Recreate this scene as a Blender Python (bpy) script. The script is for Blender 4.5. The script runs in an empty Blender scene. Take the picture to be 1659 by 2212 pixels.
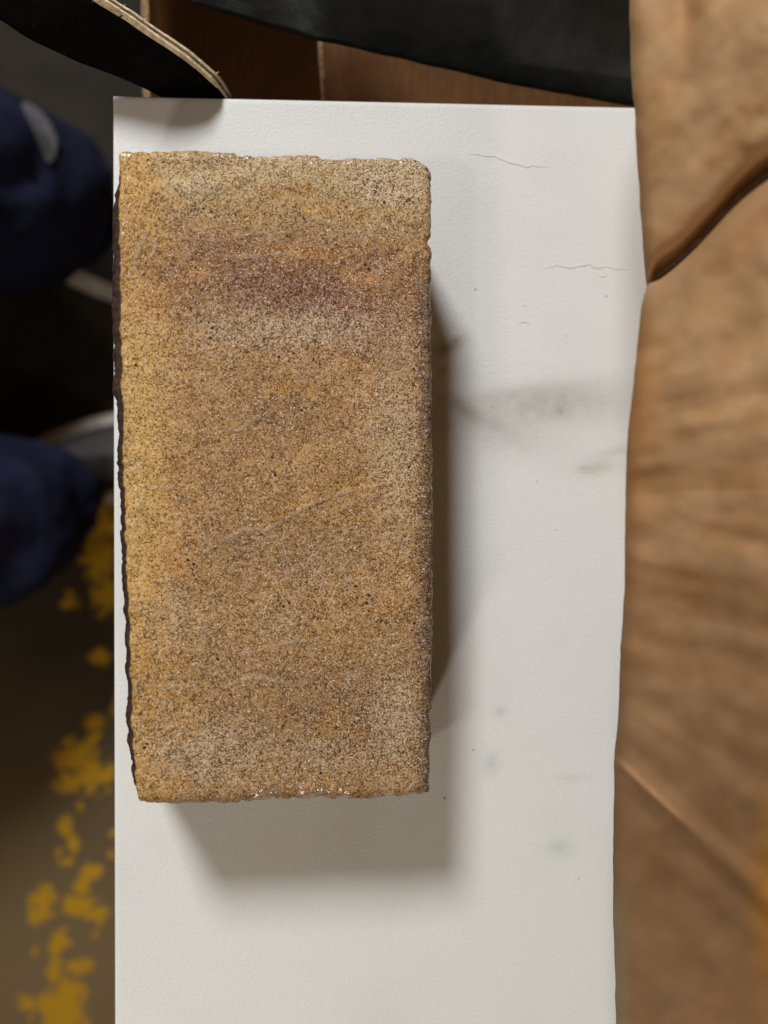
import bpy, math, random
import numpy as np
from mathutils import Vector, Matrix

random.seed(4)
rng = np.random.default_rng(11)
scene = bpy.context.scene
COL = scene.collection

# ------------------------------------------------------------------ camera
FPX, CX, CY = 1600.0, 829.5, 1106.0        # focal length and centre in survey pixels
CAM_H, YAW = 0.292, math.radians(7.0)
cam_d = bpy.data.cameras.new('camera')
cam = bpy.data.objects.new('camera', cam_d)
COL.objects.link(cam)
cam.location = (0, 0, CAM_H)
cam.rotation_euler = (0, -YAW, 0)
cam_d.sensor_fit = 'VERTICAL'
cam_d.sensor_height = 9.5
cam_d.sensor_width = 7.125
cam_d.lens = FPX / 2212.0 * 9.5
cam_d.clip_start = 0.005
cam_d.clip_end = 50
cam_d.dof.use_dof = True
cam_d.dof.focus_distance = 0.258
cam_d.dof.aperture_fstop = 1.4
scene.camera = cam

# ------------------------------------------------------------------ world + lamps
W = bpy.data.worlds.new('World')
scene.world = W
W.use_nodes = True
bg = W.node_tree.nodes['Background']
bg.inputs['Color'].default_value = (1.0, 0.69, 0.33, 1)
bg.inputs['Strength'].default_value = 0.080


KEY = (-21, 54, 46)


def lamp(name, direction, dist, size, power, color, shape='DISK', size_y=None):
    d = bpy.data.lights.new(name, 'AREA')
    d.shape = shape
    d.size = size
    if size_y:
        d.size_y = size_y
    d.energy = power
    d.color = color
    o = bpy.data.objects.new(name, d)
    COL.objects.link(o)
    v = Vector(direction).normalized()
    o.location = v * dist
    o.rotation_euler = v.to_track_quat('Z', 'Y').to_euler()
    return o


lamp('window_light', KEY, 2.2, 0.48, 47.0, (0.96, 0.98, 0.995))
lamp('ceiling_lamp', (-27, -20, 50), 1.5, 0.14, 2.0, (1.0, 0.95, 0.88))
lamp('low_glint_lamp', (-22, -55, 34), 1.0, 0.085, 2.1, (1.0, 0.91, 0.78))  # unseen low lamp added for brick edge glints and a brighter lower board

scene.view_settings.view_transform = 'Standard'
scene.view_settings.look = 'None'
scene.view_settings.exposure = 0.0
scene.view_settings.gamma = 1.0

# ------------------------------------------------------------------ helpers
ROT = np.array(Matrix.Rotation(-YAW, 3, 'Y'))


def P(px, py, z):
    """survey point: where the sight line through (px, py) meets height z (arrays welcome)"""
    px, py, z = np.broadcast_arrays(np.asarray(px, float), np.asarray(py, float), np.asarray(z, float))
    r = np.stack([(px - CX) / FPX, -(py - CY) / FPX, -np.ones_like(px)], -1) @ ROT.T
    t = (z - CAM_H) / r[..., 2]
    return np.stack([r[..., 0] * t, r[..., 1] * t, z], -1)


def hash2(ix, iy, seed):
    h = (ix.astype(np.int64) * 374761393 + iy.astype(np.int64) * 668265263 + seed * 974711) & 0x7fffffff
    h = ((h ^ (h >> 13)) * 1274126177) & 0x7fffffff
    return ((h ^ (h >> 16)) & 0xffff) / 65535.0


def vnoise(x, y, seed=0):
    x = np.asarray(x, float)
    y = np.asarray(y, float)
    ix, iy = np.floor(x), np.floor(y)
    fx, fy = x - ix, y - iy
    fx = fx * fx * (3 - 2 * fx)
    fy = fy * fy * (3 - 2 * fy)
    a = hash2(ix, iy, seed)
    b = hash2(ix + 1, iy, seed)
    c = hash2(ix, iy + 1, seed)
    d = hash2(ix + 1, iy + 1, seed)
    return (a * (1 - fx) + b * fx) * (1 - fy) + (c * (1 - fx) + d * fx) * fy


def fbm(x, y, seed=0, oct=4, gain=0.5):
    s, a, tot = 0, 1.0, 0
    for k in range(oct):
        s = s + a * vnoise(x * 2 ** k, y * 2 ** k, seed + 17 * k)
        tot += a
        a *= gain
    return s / tot


def smooth(a, b, x):
    t = np.clip((x - a) / (b - a), 0, 1)
    return t * t * (3 - 2 * t)


def link(name, verts, faces, mat=None, parent=None, smooth_shade=True):
    me = bpy.data.meshes.new(name)
    me.from_pydata([tuple(map(float, v)) for v in verts], [], [tuple(map(int, f)) for f in faces])
    me.update()
    if smooth_shade:
        me.polygons.foreach_set('use_smooth', [True] * len(me.polygons))
    if mat:
        me.materials.append(mat)
    o = bpy.data.objects.new(name, me)
    COL.objects.link(o)
    if parent:
        o.parent = parent
    return o


def color_attr(o, name, rgb):
    a = o.data.color_attributes.new(name, 'FLOAT_COLOR', 'POINT')
    buf = np.ones((len(o.data.vertices), 4), np.float32)
    buf[:, :3] = rgb
    a.data.foreach_set('color', buf.ravel())


def float_attr(o, name, v):
    a = o.data.attributes.new(name, 'FLOAT', 'POINT')
    a.data.foreach_set('value', np.asarray(v, np.float32).ravel())


def grid_faces(n, m, flip=False):
    """n rows, m columns"""
    f = []
    for i in range(n - 1):
        for j in range(m - 1):
            a = i * m + j
            q = (a, a + 1, a + m + 1, a + m)
            f.append(q[::-1] if flip else q)
    return f


def tag(o, label=None, cat=None, group=None, kind=None):
    if label:
        o['label'] = label
    if cat:
        o['category'] = cat
    if group:
        o['group'] = group
    if kind:
        o['kind'] = kind
    return o


class NT:
    """small node-tree builder"""

    def __init__(s, name):
        s.mat = bpy.data.materials.new(name)
        s.mat.use_nodes = True
        s.t = s.mat.node_tree
        s.b = s.t.nodes['Principled BSDF']

    def n(s, kind, **kw):
        x = s.t.nodes.new(kind)
        for k, v in kw.items():
            setattr(x, k, v)
        return x

    def put(s, sock, v):
        if hasattr(v, 'is_output') or isinstance(v, bpy.types.NodeSocket):
            s.t.links.new(v, sock)
        elif isinstance(v, (tuple, list)):
            sock.default_value = tuple(v) + ((1,) if len(v) == 3 and len(sock.default_value) == 4 else ())
        else:
            sock.default_value = v

    def coord(s, scale=(1, 1, 1)):
        c = s.n('ShaderNodeTexCoord')
        m = s.n('ShaderNodeMapping')
        m.inputs['Scale'].default_value = scale
        s.t.links.new(c.outputs['Object'], m.inputs['Vector'])
        return m.outputs[0]

    def noise(s, scale, detail=2, rough=0.5, vec=None, dist=0):
        x = s.n('ShaderNodeTexNoise')
        s.put(x.inputs['Vector'], vec if vec is not None else s.coord())
        x.inputs['Scale'].default_value = scale
        x.inputs['Detail'].default_value = detail
        x.inputs['Roughness'].default_value = rough
        x.inputs['Distortion'].default_value = dist
        return x.outputs[0]

    def voro(s, scale, vec=None, out='Distance'):
        x = s.n('ShaderNodeTexVoronoi')
        s.put(x.inputs['Vector'], vec if vec is not None else s.coord())
        x.inputs['Scale'].default_value = scale
        return x.outputs[out]

    def ramp(s, f, a, b, va=0.0, vb=1.0):
        x = s.n('ShaderNodeMapRange', interpolation_type='SMOOTHSTEP')
        s.put(x.inputs['Value'], f)
        for k, v in (('From Min', a), ('From Max', b), ('To Min', va), ('To Max', vb)):
            s.put(x.inputs[k], v)
        return x.outputs[0]

    def mix(s, f, a, b, mode='MIX'):
        x = s.n('ShaderNodeMix', data_type='RGBA', blend_type=mode)
        s.put(x.inputs[0], f)
        s.put(x.inputs[6], a)
        s.put(x.inputs[7], b)
        return x.outputs[2]

    def math(s, op, a, b=0.0, c=None):
        x = s.n('ShaderNodeMath', operation=op)
        s.put(x.inputs[0], a)
        s.put(x.inputs[1], b)
        if c is not None:
            s.put(x.inputs[2], c)
        return x.outputs[0]

    def attr(s, name, out='Color'):
        x = s.n('ShaderNodeAttribute', attribute_name=name)
        return x.outputs[out]

    def bump(s, h, dist, strength=1.0, normal=None):
        x = s.n('ShaderNodeBump')
        s.put(x.inputs['Height'], h)
        x.inputs['Distance'].default_value = dist
        x.inputs['Strength'].default_value = strength
        if normal is not None:
            s.put(x.inputs['Normal'], normal)
        return x.outputs[0]

    def done(s, color, rough=0.6, normal=None, spec=0.5, coat=None, coat_rough=0.1):
        s.put(s.b.inputs['Base Color'], color)
        s.put(s.b.inputs['Roughness'], rough)
        s.put(s.b.inputs['Specular IOR Level'], spec)
        if normal is not None:
            s.put(s.b.inputs['Normal'], normal)
        if coat is not None:
            s.put(s.b.inputs['Coat Weight'], coat)
            s.b.inputs['Coat Roughness'].default_value = coat_rough
            if normal is not None:
                s.put(s.b.inputs['Coat Normal'], normal)
        return s.mat


# ------------------------------------------------------------------ materials
def mat_brick():
    t = NT('sandy_brick')
    tint = t.attr('tint')
    lip = t.attr('lip', 'Fac')
    crease = t.attr('crease', 'Fac')
    gloss = t.attr('gloss', 'Fac')
    v = t.coord()
    warp = t.n('ShaderNodeTexNoise')
    t.put(warp.inputs['Vector'], v)
    warp.inputs['Scale'].default_value = 900
    wv = t.n('ShaderNodeVectorMath', operation='MULTIPLY_ADD')
    t.put(wv.inputs[0], warp.outputs['Color'])
    wv.inputs[1].default_value = (0.0005, 0.0005, 0.0005)
    t.put(wv.inputs[2], v)
    g1 = t.noise(3100, 2.0, 0.6, v, 0.3)
    g2 = t.noise(700, 3.0, 0.65, v, 0.5)
    sep = t.n('ShaderNodeSeparateColor')
    t.t.links.new(t.voro(2900, wv.outputs[0], 'Color'), sep.inputs[0])
    mixv = t.math('ADD', t.math('MULTIPLY', g1, 0.46), t.math('MULTIPLY', g2, 0.30))
    mixv = t.math('ADD', mixv, t.math('MULTIPLY', sep.outputs[0], 0.24))
    mixv = t.math('ADD', mixv, t.math('MULTIPLY', t.math('SUBTRACT', t.noise(190, 3, 0.6, v), 0.5), 0.13))
    dark = t.mix(1.0, tint, (0.17, 0.092, 0.045), 'MULTIPLY')
    frost = t.attr('frost', 'Fac')
    pale = t.mix(t.math('ADD', 0.25, t.math('MULTIPLY', frost, 0.50)), tint, (0.90, 0.775, 0.60))
    c = t.mix(t.ramp(mixv, 0.385, 0.495), dark, tint)
    c = t.mix(t.ramp(t.math('ADD', mixv, t.math('MULTIPLY', frost, 0.045)), 0.50, 0.61), c, pale)
    c = t.mix(t.ramp(sep.outputs[2], 0.955, 0.97, 0, 0.8), c, (0.93, 0.86, 0.74))  # sparse near-white grains, sparkle painted as colour
    # amber grains and black pits
    amber = t.math('MULTIPLY', t.ramp(t.noise(260, 2, 0.5, v), 0.64, 0.72), t.ramp(sep.outputs[1], 0.55, 0.7))
    c = t.mix(t.math('MULTIPLY', amber, 0.75), c, (0.46, 0.20, 0.035))
    pit = t.math('MULTIPLY', t.ramp(t.voro(330, v), 0.12, 0.20, 1, 0), t.ramp(t.noise(90, 1, 0.5, v), 0.60, 0.68))
    c = t.mix(pit, c, (0.012, 0.009, 0.008))
    c = t.mix(t.math('MULTIPLY', crease, 0.42), c, (0.66, 0.56, 0.44))
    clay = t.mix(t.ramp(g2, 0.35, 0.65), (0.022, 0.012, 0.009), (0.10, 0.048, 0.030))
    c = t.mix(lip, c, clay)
    h = t.math('SUBTRACT', mixv, t.math('MULTIPLY', pit, 0.4))
    nrm = t.bump(t.math('MULTIPLY', h, t.math('SUBTRACT', 1.0, t.math('MULTIPLY', gloss, 0.6))), 0.0010, 0.9)
    rough = t.math('SUBTRACT', 0.50, t.math('MULTIPLY', gloss, 0.25))
    t.done(c, rough, nrm, 0.45, gloss, 0.24)
    t.b.inputs['Coat IOR'].default_value = 2.4
    cn = t.bump(t.noise(420, 2, 0.5, v), 0.0012, 0.7)
    t.put(t.b.inputs['Coat Normal'], cn)
    return t.mat


def mat_board():
    t = NT('white_board_paint')
    v = t.coord()
    dirt = t.attr('dirt')
    c = t.mix(1.0, (0.795, 0.79, 0.768), dirt, 'MULTIPLY')
    c = t.mix(t.ramp(t.noise(900, 2, 0.6, v), 0.45, 0.75, 0.0, 0.10), c, (0.55, 0.52, 0.48))
    nap = t.math('ADD', t.noise(1000, 3, 0.6, v, 0.4), t.math('MULTIPLY', t.noise(380, 2, 0.5, v), 0.3))
    nrm = t.bump(nap, 0.0005, 0.42)
    return t.done(c, 0.55, nrm, 0.35)


def mat_plain(name, color, rough=0.6, bump=None, var=0.12, scale=200, spec=0.4):
    t = NT(name)
    n = t.noise(scale, 3, 0.6)
    dk = tuple(x * (1 - var) for x in color)
    lt = tuple(min(1, x * (1 + var)) for x in color)
    c = t.mix(t.ramp(n, 0.3, 0.7), dk, lt)
    return t.done(c, rough, t.bump(n, bump) if bump else None, spec)


def mat_kraft_sack():
    t = NT('kraft_paper')
    tint = t.attr('tint')
    n = t.noise(420, 3, 0.6)
    c = t.mix(t.ramp(n, 0.3, 0.7, 0, 0.10), tint, (0.20, 0.12, 0.07))
    return t.done(c, 0.75, t.bump(t.noise(60, 3, 0.6), 0.001, 0.3), 0.1)


def mat_kraft(name, color):
    t = NT(name)
    v = t.coord((1, 0.12, 1))
    n = t.noise(320, 3, 0.6, v)
    m = t.noise(30, 3, 0.6)
    c = t.mix(t.ramp(n, 0.3, 0.7), tuple(x * 0.86 for x in color), tuple(x * 1.12 for x in color))
    c = t.mix(t.ramp(m, 0.5, 0.75, 0, 0.35), c, tuple(x * 0.7 for x in color))
    return t.done(c, 0.7, t.bump(n, 0.0008, 0.4), 0.25)


def mat_black_print():
    t = NT('black_printed_card')
    v = t.coord()
    n = t.noise(150, 3, 0.6, v)
    scr = t.ramp(t.noise(700, 2, 0.5, t.coord((1.0, 0.25, 1))), 0.70, 0.78)
    c = t.mix(t.ramp(n, 0.35, 0.7), (0.0015, 0.0015, 0.0015), (0.004, 0.0036, 0.0032))
    c = t.mix(t.math('MULTIPLY', scr, 0.25), c, (0.12, 0.10, 0.08))
    return t.done(c, 0.7, t.bump(n, 0.0008, 0.4), 0.06)


def mat_dark_sheet():
    t = NT('dark_grey_sheet')
    n = t.noise(45, 4, 0.6)
    c = t.mix(t.ramp(n, 0.3, 0.72), (0.012, 0.015, 0.014), (0.028, 0.034, 0.031))
    return t.done(c, 0.42, t.bump(t.noise(90, 3, 0.6), 0.0012, 0.5), 0.4)


def mat_floor():
    t = NT('worn_concrete')
    paint = t.attr('paint', 'Fac')
    n = t.noise(7, 5, 0.6)
    n2 = t.noise(60, 4, 0.65)
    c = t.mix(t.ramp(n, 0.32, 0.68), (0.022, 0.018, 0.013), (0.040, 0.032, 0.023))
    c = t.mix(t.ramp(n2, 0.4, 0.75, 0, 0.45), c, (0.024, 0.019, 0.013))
    c = t.mix(t.math('MULTIPLY', t.attr('light_fade', 'Fac'), 0.8), c, (0.25, 0.172, 0.082))  # paler mix paints the light gradient across the floor
    p = t.ramp(t.math('ADD', paint, t.math('MULTIPLY', t.ramp(paint, 0.02, 0.35),  t.math('MULTIPLY', t.math('SUBTRACT', t.noise(85, 5, 0.75), 0.5), 3.2))), 0.24, 0.72)
    c = t.mix(p, c, (0.50, 0.27, 0.016))
    return t.done(c, 0.75, t.bump(n2, 0.002, 0.4), 0.1)


M_BRICK = mat_brick()
M_BOARD = mat_board()
M_GRIT = mat_plain('grit', (0.05, 0.035, 0.03), 0.7)
M_CHIP = mat_plain('pale_grit', (0.75, 0.73, 0.70), 0.6)
M_WRINKLE = mat_plain('paint_wrinkle', (0.80, 0.79, 0.77), 0.5, None, 0.03)
M_SACK = mat_kraft_sack()
M_BOX = mat_kraft('brown_cardboard', (0.15, 0.062, 0.018))
M_BOXEDGE = mat_plain('cardboard_edge', (0.34, 0.20, 0.10), 0.8, 0.0006, 0.3, 500)
M_BLACK = mat_black_print()
M_FRAY = mat_plain('raw_cardboard_edge', (0.78, 0.63, 0.42), 0.8, 0.0006, 0.25, 600)
M_SHEET = mat_dark_sheet()
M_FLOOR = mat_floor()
M_NAVY = mat_plain('navy_cloth', (0.012, 0.0135, 0.038), 0.85, 0.002, 0.3, 30, 0.2)
M_SHOE = mat_plain('dark_shoe', (0.035, 0.03, 0.028), 0.6, None, 0.2, 40)
M_SOLE = mat_plain('pale_sole', (0.50, 0.45, 0.39), 0.6, None, 0.15, 40)
M_HIGHLIGHT = mat_plain('grey_highlight', (0.17, 0.165, 0.18), 0.5, None, 0.2, 40)

# ------------------------------------------------------------------ floor
FZ = -0.70
xs = np.unique(np.concatenate([np.linspace(-4, -0.75, 8), np.arange(-0.62, -0.12, 0.006), np.linspace(-0.08, 4, 9)]))
ys = np.unique(np.concatenate([np.linspace(-4, -0.85, 8), np.arange(-0.75, 0.10, 0.006), np.linspace(0.15, 4, 9)]))
XX, YY = np.meshgrid(xs, ys)
blobs = [(225, 1130, 35, 45), (218, 1200, 42, 50), (230, 1285, 30, 40), (150, 1300, 20, 18), (215, 1420, 22, 15),
         (205, 1560, 26, 14), (165, 1635, 46, 32), (192, 1670, 40, 34), (150, 1690, 30, 22), (228, 1675, 25, 25),
         (140, 1785, 18, 22), (160, 1820, 14, 18), (142, 1862, 14, 10), (195, 1882, 26, 18), (178, 1920, 20, 24),
         (165, 1955, 44, 20), (205, 1972, 36, 14), (92, 1955, 30, 34), (118, 2045, 14, 22), (118, 2095, 18, 20),
         (175, 2090, 30, 18), (150, 2150, 34, 32), (112, 2170, 40, 22), (60, 2165, 22, 16), (140, 2205, 50, 34)]
for _k in range(38):
    _y = rng.uniform(1480, 2212)
    blobs.append((rng.normal(250 - 0.17 * (_y - 1480), 40), _y, rng.uniform(6, 13), rng.uniform(6, 13)))
paint = np.zeros_like(XX)
for (bx, by, rx, ry) in blobs:
    c = P(bx, by, FZ)
    k = (CAM_H - FZ) / FPX
    d = ((XX - c[0]) / (rx * 0.8 * k)) ** 2 + ((YY - c[1]) / (ry * k)) ** 2
    paint = np.maximum(paint, np.exp(-d * 0.75))
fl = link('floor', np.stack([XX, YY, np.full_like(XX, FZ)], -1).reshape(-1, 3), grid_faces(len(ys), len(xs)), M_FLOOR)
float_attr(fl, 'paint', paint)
float_attr(fl, 'light_fade', smooth(0.05, -0.62, YY + 0.25 * (fbm(XX * 4, YY * 4, 12, 3) - 0.5)))  # floor grows paler towards -y, brighter light put into the colour
tag(fl, 'bare brown concrete floor with flaking yellow paint', None, None, 'structure')

# ------------------------------------------------------------------ white board
BT = 0.009
tl, tr = P(248, 210.5, 0), P(1470, 237.5, 0)
bl, br = P(252.5, 2380, 0), P(1440, 2380, 0)
nx, ny = 150, 260
u = np.linspace(0, 1, nx)
vv = np.linspace(0, 1, ny)
U, V = np.meshgrid(u, vv)
pts = ((1 - U) * (1 - V))[..., None] * tl + (U * (1 - V))[..., None] * tr + ((1 - U) * V)[..., None] * bl + (U * V)[..., None] * br
pts[..., 2] += 0
edge_r = 0.0006
inner = pts.copy()
# pull the outermost ring down as an eased arris
verts = pts.reshape(-1, 3).tolist()
faces = grid_faces(ny, nx, flip=True)
ring = [j for j in range(nx)] + [i * nx + nx - 1 for i in range(1, ny)] + [(ny - 1) * nx + j for j in range(nx - 2, -1, -1)] + \
       [i * nx for i in range(ny - 2, 0, -1)]
cen = pts.reshape(-1, 3).mean(0)
n0 = len(verts)
flat = pts.reshape(-1, 3)


def outset(p, d):
    q = np.array(p)
    i = np.argmin([abs(np.dot(p[:2] - a[:2], [-(b - a)[1], (b - a)[0]]) / np.linalg.norm((b - a)[:2]))
                   for a, b in ((tl, tr), (tr, br), (br, bl), (bl, tl))])
    return q, i


levels = [(0.0004, -0.00015), (0.0007, -0.0006), (0.0007, -BT)]
prev = ring
nr = len(ring)
side_dirs = []
for k, r in enumerate(ring):
    i, j = divmod(r, nx)
    d = np.zeros(3)
    if i == 0:
        d[1] += 1
    if i == ny - 1:
        d[1] -= 1
    if j == 0:
        d[0] -= 1
    if j == nx - 1:
        d[0] += 1
    side_dirs.append(d)
for (o_, z_) in levels:
    base = len(verts)
    for k, r in enumerate(ring):
        p = flat[r] + side_dirs[k] * o_
        verts.append([p[0], p[1], z_])
    cur = list(range(base, base + nr))
    for k in range(nr):
        k2 = (k + 1) % nr
        faces.append((prev[k], prev[k2], cur[k2], cur[k]))
    prev = cur
faces.append(tuple(prev))
board = link('white_board', verts, faces, M_BOARD)
tag(board, 'white painted board, faintly smudged, lying flat beneath the brick', 'board')
va = np.array(verts)
# smudges: (px, py, rx, ry, angle, amount, colour loss)
dirt = np.ones((len(va), 3))
smudges = [(1170, 880, 210, 42, -0.08, 0.25, (.85, .92, 1.0)), (1090, 950, 130, 40, 0.1, 0.13, (.75, .85, .9)), (965, 752, 34, 13, -0.35, 0.62, (.55, .66, .80)), (985, 735, 20, 7, -0.5, 0.35, (.5, .6, .8)),
           (955, 800, 10, 8, 0, 0.5, (.5, .62, .8)), (1000, 885, 42, 16, 0.7, 0.30, (.6, .72, .82)),
           (1045, 905, 70, 13, 0.5, 0.25, (.5, .6, .6)), (1110, 850, 150, 14, -0.15, 0.12, (.8, .9, 1.0)),
           (1200, 855, 120, 30, -0.18, 0.10, (.7, .8, .9)), (1290, 1010, 48, 18, -0.1, 0.22, (.6, .7, .95)),
           (1265, 1015, 14, 5, 0.2, 0.30, (.6, .7, .95)), (1210, 890, 8, 5, 0.3, 0.4, (.6, .75, 1)),
           (1330, 975, 50, 10, -0.2, 0.15, (.7, .8, .9)), (1080, 1537, 14, 10, 0, 0.16, (1, .85, .85)),
           (1062, 1648, 18, 24, 0, 0.15, (1, .85, .85)), (1212, 1832, 30, 18, 0, 0.14, (1, .82, .85)),
           (1235, 1680, 34, 9, 0, 0.08, (1, .8, .9)), (600, 1830, 70, 40, 0, 0.06, (.5, .9, .9)),
           (745, 1800, 60, 60, 0, 0.07, (.8, 1, 1)), (960, 640, 30, 120, 0, 0.05, (.7, .9, 1))]
mmp = CAM_H / FPX
for (sx, sy, rx, ry, an, amt, loss) in smudges:
    c = P(sx, sy, 0)
    dx = (va[:, 0] - c[0]) / mmp
    dy = -(va[:, 1] - c[1]) / mmp
    wob = fbm(dx / 22 + sx, dy / 22 + sy, 5, 3) - 0.5
    amt *= 1.6
    a_, b_ = math.cos(an), math.sin(an)
    e = ((dx * a_ + dy * b_) / rx) ** 2 + ((-dx * b_ + dy * a_) / ry) ** 2
    m = np.exp(-np.clip(e * (1 + 1.4 * wob), 0, 30) * 0.8) * amt * (0.75 + 0.9 * wob)
    dirt *= 1 - np.clip(m, 0, 0.8)[:, None] * np.array(loss)
big = fbm(va[:, 0] * 28, va[:, 1] * 28, 71, 4)
dirt *= (1 - 0.05 * np.clip(big - 0.45, 0, 1) / 0.4)[:, None] * np.array([1, 0.998, 0.992])
color_attr(board, 'dirt', dirt)


def ridge(poly, z, w, h, name, mat, parent):
    """hairline raised wrinkle following a polyline"""
    vs, fs = [], []
    pts_ = []
    for a, b in zip(poly[:-1], poly[1:]):
        n = max(2, int(math.hypot(b[0] - a[0], b[1] - a[1]) / 5))
        for k in range(n):
            f = k / n
            pts_.append((a[0] + (b[0] - a[0]) * f, a[1] + (b[1] - a[1]) * f + random.uniform(-0.8, 0.8)))
    pts_.append(poly[-1])
    N = len(pts_)
    for k, (x, y) in enumerate(pts_):
        p = P(x, y, z)
        q0 = P(*pts_[max(0, k - 1)], z)
        q1 = P(*pts_[min(N - 1, k + 1)], z)
        d = (q1 - q0)[:2]
        d /= np.linalg.norm(d) + 1e-9
        nrm = np.array([-d[1], d[0], 0])
        s = math.sin(math.pi * (k + 0.15) / (N - 0.7)) ** 0.5 if 0 < k < N - 1 else 0.15
        ww = w * s * random.uniform(0.7, 1.2)
        for t_, hh in ((-1, -0.0001), (-0.35, h * 0.8 * s), (0.25, h * s), (1, -0.0001)):
            vs.append(p + nrm * ww * t_ + np.array([0, 0, hh]))
    for k in range(N - 1):
        for c in range(3):
            a = k * 4 + c
            fs.append((a, a + 4, a + 5, a + 1))
    return link(name, vs, fs, mat, parent)


WR = [[(1011, 334), (1030, 334), (1049, 337), (1068, 338), (1087, 347), (1112, 354), (1138, 361), (1150, 358), (1163, 360), (1188, 363)],
      [(1170, 580), (1186, 577), (1202, 574), (1218, 577), (1233, 578), (1250, 575), (1272, 571), (1283, 577), (1291, 579), (1310, 576), (1322, 579), (1335, 583), (1360, 580)],
      [(1117, 697), (1130, 695), (1146, 698)], [(1290, 590), (1300, 598), (1312, 594)]]
for w_ in WR:
    ridge(w_, 0, 0.00035, 0.00028, 'paint_wrinkle', M_WRINKLE, board)


def pebble_mesh(name, mat):
    me = bpy.data.meshes.new(name)
    vs = [(0, 0, 1)] + [(math.cos(k * 1.047) * random.uniform(.8, 1.2), math.sin(k * 1.047) * random.uniform(.8, 1.2), 0.2) for k in range(6)]
    fs = [(0, 1 + k, 1 + (k + 1) % 6) for k in range(6)]
    me.from_pydata(vs, [], fs)
    me.materials.append(mat)
    return me


PM, PC = pebble_mesh('grit', M_GRIT), pebble_mesh('grit_pale', M_CHIP)
for (gx, gy, r, pale) in [(1027, 625, .42, 0), (1022, 1620, .38, 0), (960, 1724, .5, 0), (985, 738, .3, 0), (1310, 640, .4, 0), (1250, 1897, .35, 0),
                          (970, 920, .3, 0), (1160, 1040, .35, 0), (1132, 660, .7, 1), (1201, 1143, .7, 1), (1044, 1655 - 50, .5, 1),
                          (1042, 1795, .55, 1), (1150, 1085, .35, 1), (1215, 955, .4, 1), (1222, 725, .3, 0), (1065, 880, .3, 0)]:
    o = bpy.data.objects.new('grit', PC if pale else PM)
    COL.objects.link(o)
    o.parent = board
    o.location = P(gx, gy, 0)
    r *= 0.75
    o.scale = (r * 1e-3, r * 1e-3 * random.uniform(.7, 1.4), r * 0.6e-3)
    o.rotation_euler = (0, 0, random.uniform(0, 6))

# ------------------------------------------------------------------ the brick
H = 0.046
BW, BL = 0.1022, 0.2135


def curve(pts_, t):
    pts_ = np.array(pts_, float)
    return np.stack([np.interp(t, pts_[:, 0], pts_[:, k]) for k in (1, 2)], -1)


def by_y(lst):
    y0, y1 = lst[0][1], lst[-1][1]
    return [((y - y0) / (y1 - y0), x, y) for x, y in lst]


def by_x(lst):
    x0, x1 = lst[0][0], lst[-1][0]
    return [((x - x0) / (x1 - x0), x, y) for x, y in lst]


LFT = by_y([(256, 325), (257, 500), (259, 700), (262, 850), (265, 1000), (269, 1150), (274, 1300), (280, 1420), (283, 1563), (291, 1680), (297, 1738)])
RGT = by_y([(930, 341), (931, 565), (932, 800), (934, 1100), (934, 1262), (932, 1520), (929, 1640), (927, 1723)])
TOP = by_x([(256, 325), (413, 324), (585, 332), (757, 338), (886, 340), (930, 341)])
BOT = by_x([(297, 1738), (413, 1737), (542, 1731), (607, 1726), (690, 1725), (757, 1728), (886, 1723), (927, 1723)])


def coons(u, v):
    T, B, L, R = curve(TOP, u), curve(BOT, u), curve(LFT, v), curve(RGT, v)
    T = T - np.array([0, 4.0])
    B = B + np.array([0, 10.0])
    R = R + np.array([3.0, 0])
    L = L + np.stack([0 * v, -4.0 + 14.0 * v], -1)
    R = R + np.stack([0 * v, -4.0 + 14.0 * v], -1)
    T = T + np.stack([3.0 * u, 0 * u], -1)
    B = B + np.stack([3.0 * u, 0 * u], -1)
    c00, c10, c01, c11 = [np.array(x[1:]) + np.array(q) for x, q in ((TOP[0], (0, -4.)), (TOP[-1], (3., -4.)), (BOT[0], (0, 10.)), (BOT[-1], (3., 10.)))]
    u, v = u[..., None], v[..., None]
    return (1 - v) * T + v * B + (1 - u) * L + u * R - ((1 - u) * (1 - v) * c00 + u * (1 - v) * c10 + (1 - u) * v * c01 + u * v * c11)


step = 0.00058
RE = 0.0026
gx = np.linspace(0, BW, int(BW / step))
gy = np.linspace(0, BL, int(BL / step))
GX, GY = np.meshgrid(gx, gy)
e = np.minimum(np.minimum(GX, BW - GX), np.minimum(GY, BL - GY))
RL = 0.0012


def arc(d, re):
    return np.where(d < re, re * (1 - np.sin((1 - d / re) * math.pi / 2)), d)


X1 = np.where(GX < BW / 2, arc(GX, RL), BW - arc(BW - GX, RE))
RB = 0.0055
Y1 = np.where(GY < BL / 2, arc(GY, RE), BL - arc(BL - GY, RB))


def drop(d, re):
    return np.where(d < re, re * (1 - np.cos((1 - d / re) * math.pi / 2)), 0)


DZ = np.maximum.reduce([drop(GX, RL), drop(BW - GX, RE), drop(GY, RE), drop(BL - GY, RB)])
# plan corner rounding
for (sx, sy, rc) in ((0, 0, 0.0022), (1, 0, 0.0065), (1, 1, 0.0048), (0, 1, 0.0042)):
    lx = BW - X1 if sx else X1
    ly = BL - Y1 if sy else Y1
    m = (lx < rc) & (ly < rc)
    qx, qy = (rc - lx) / rc, (rc - ly) / rc
    ln = np.sqrt(qx ** 2 + qy ** 2) + 1e-9
    s = np.maximum(qx, qy) / ln
    nx_, ny_ = rc - qx * s * rc, rc - qy * s * rc
    lx = np.where(m, nx_, lx)
    ly = np.where(m, ny_, ly)
    X1 = BW - lx if sx else lx
    Y1 = BL - ly if sy else ly

uv_u, uv_v = X1 / BW, Y1 / BL
pix = coons(uv_u, uv_v)
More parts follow.
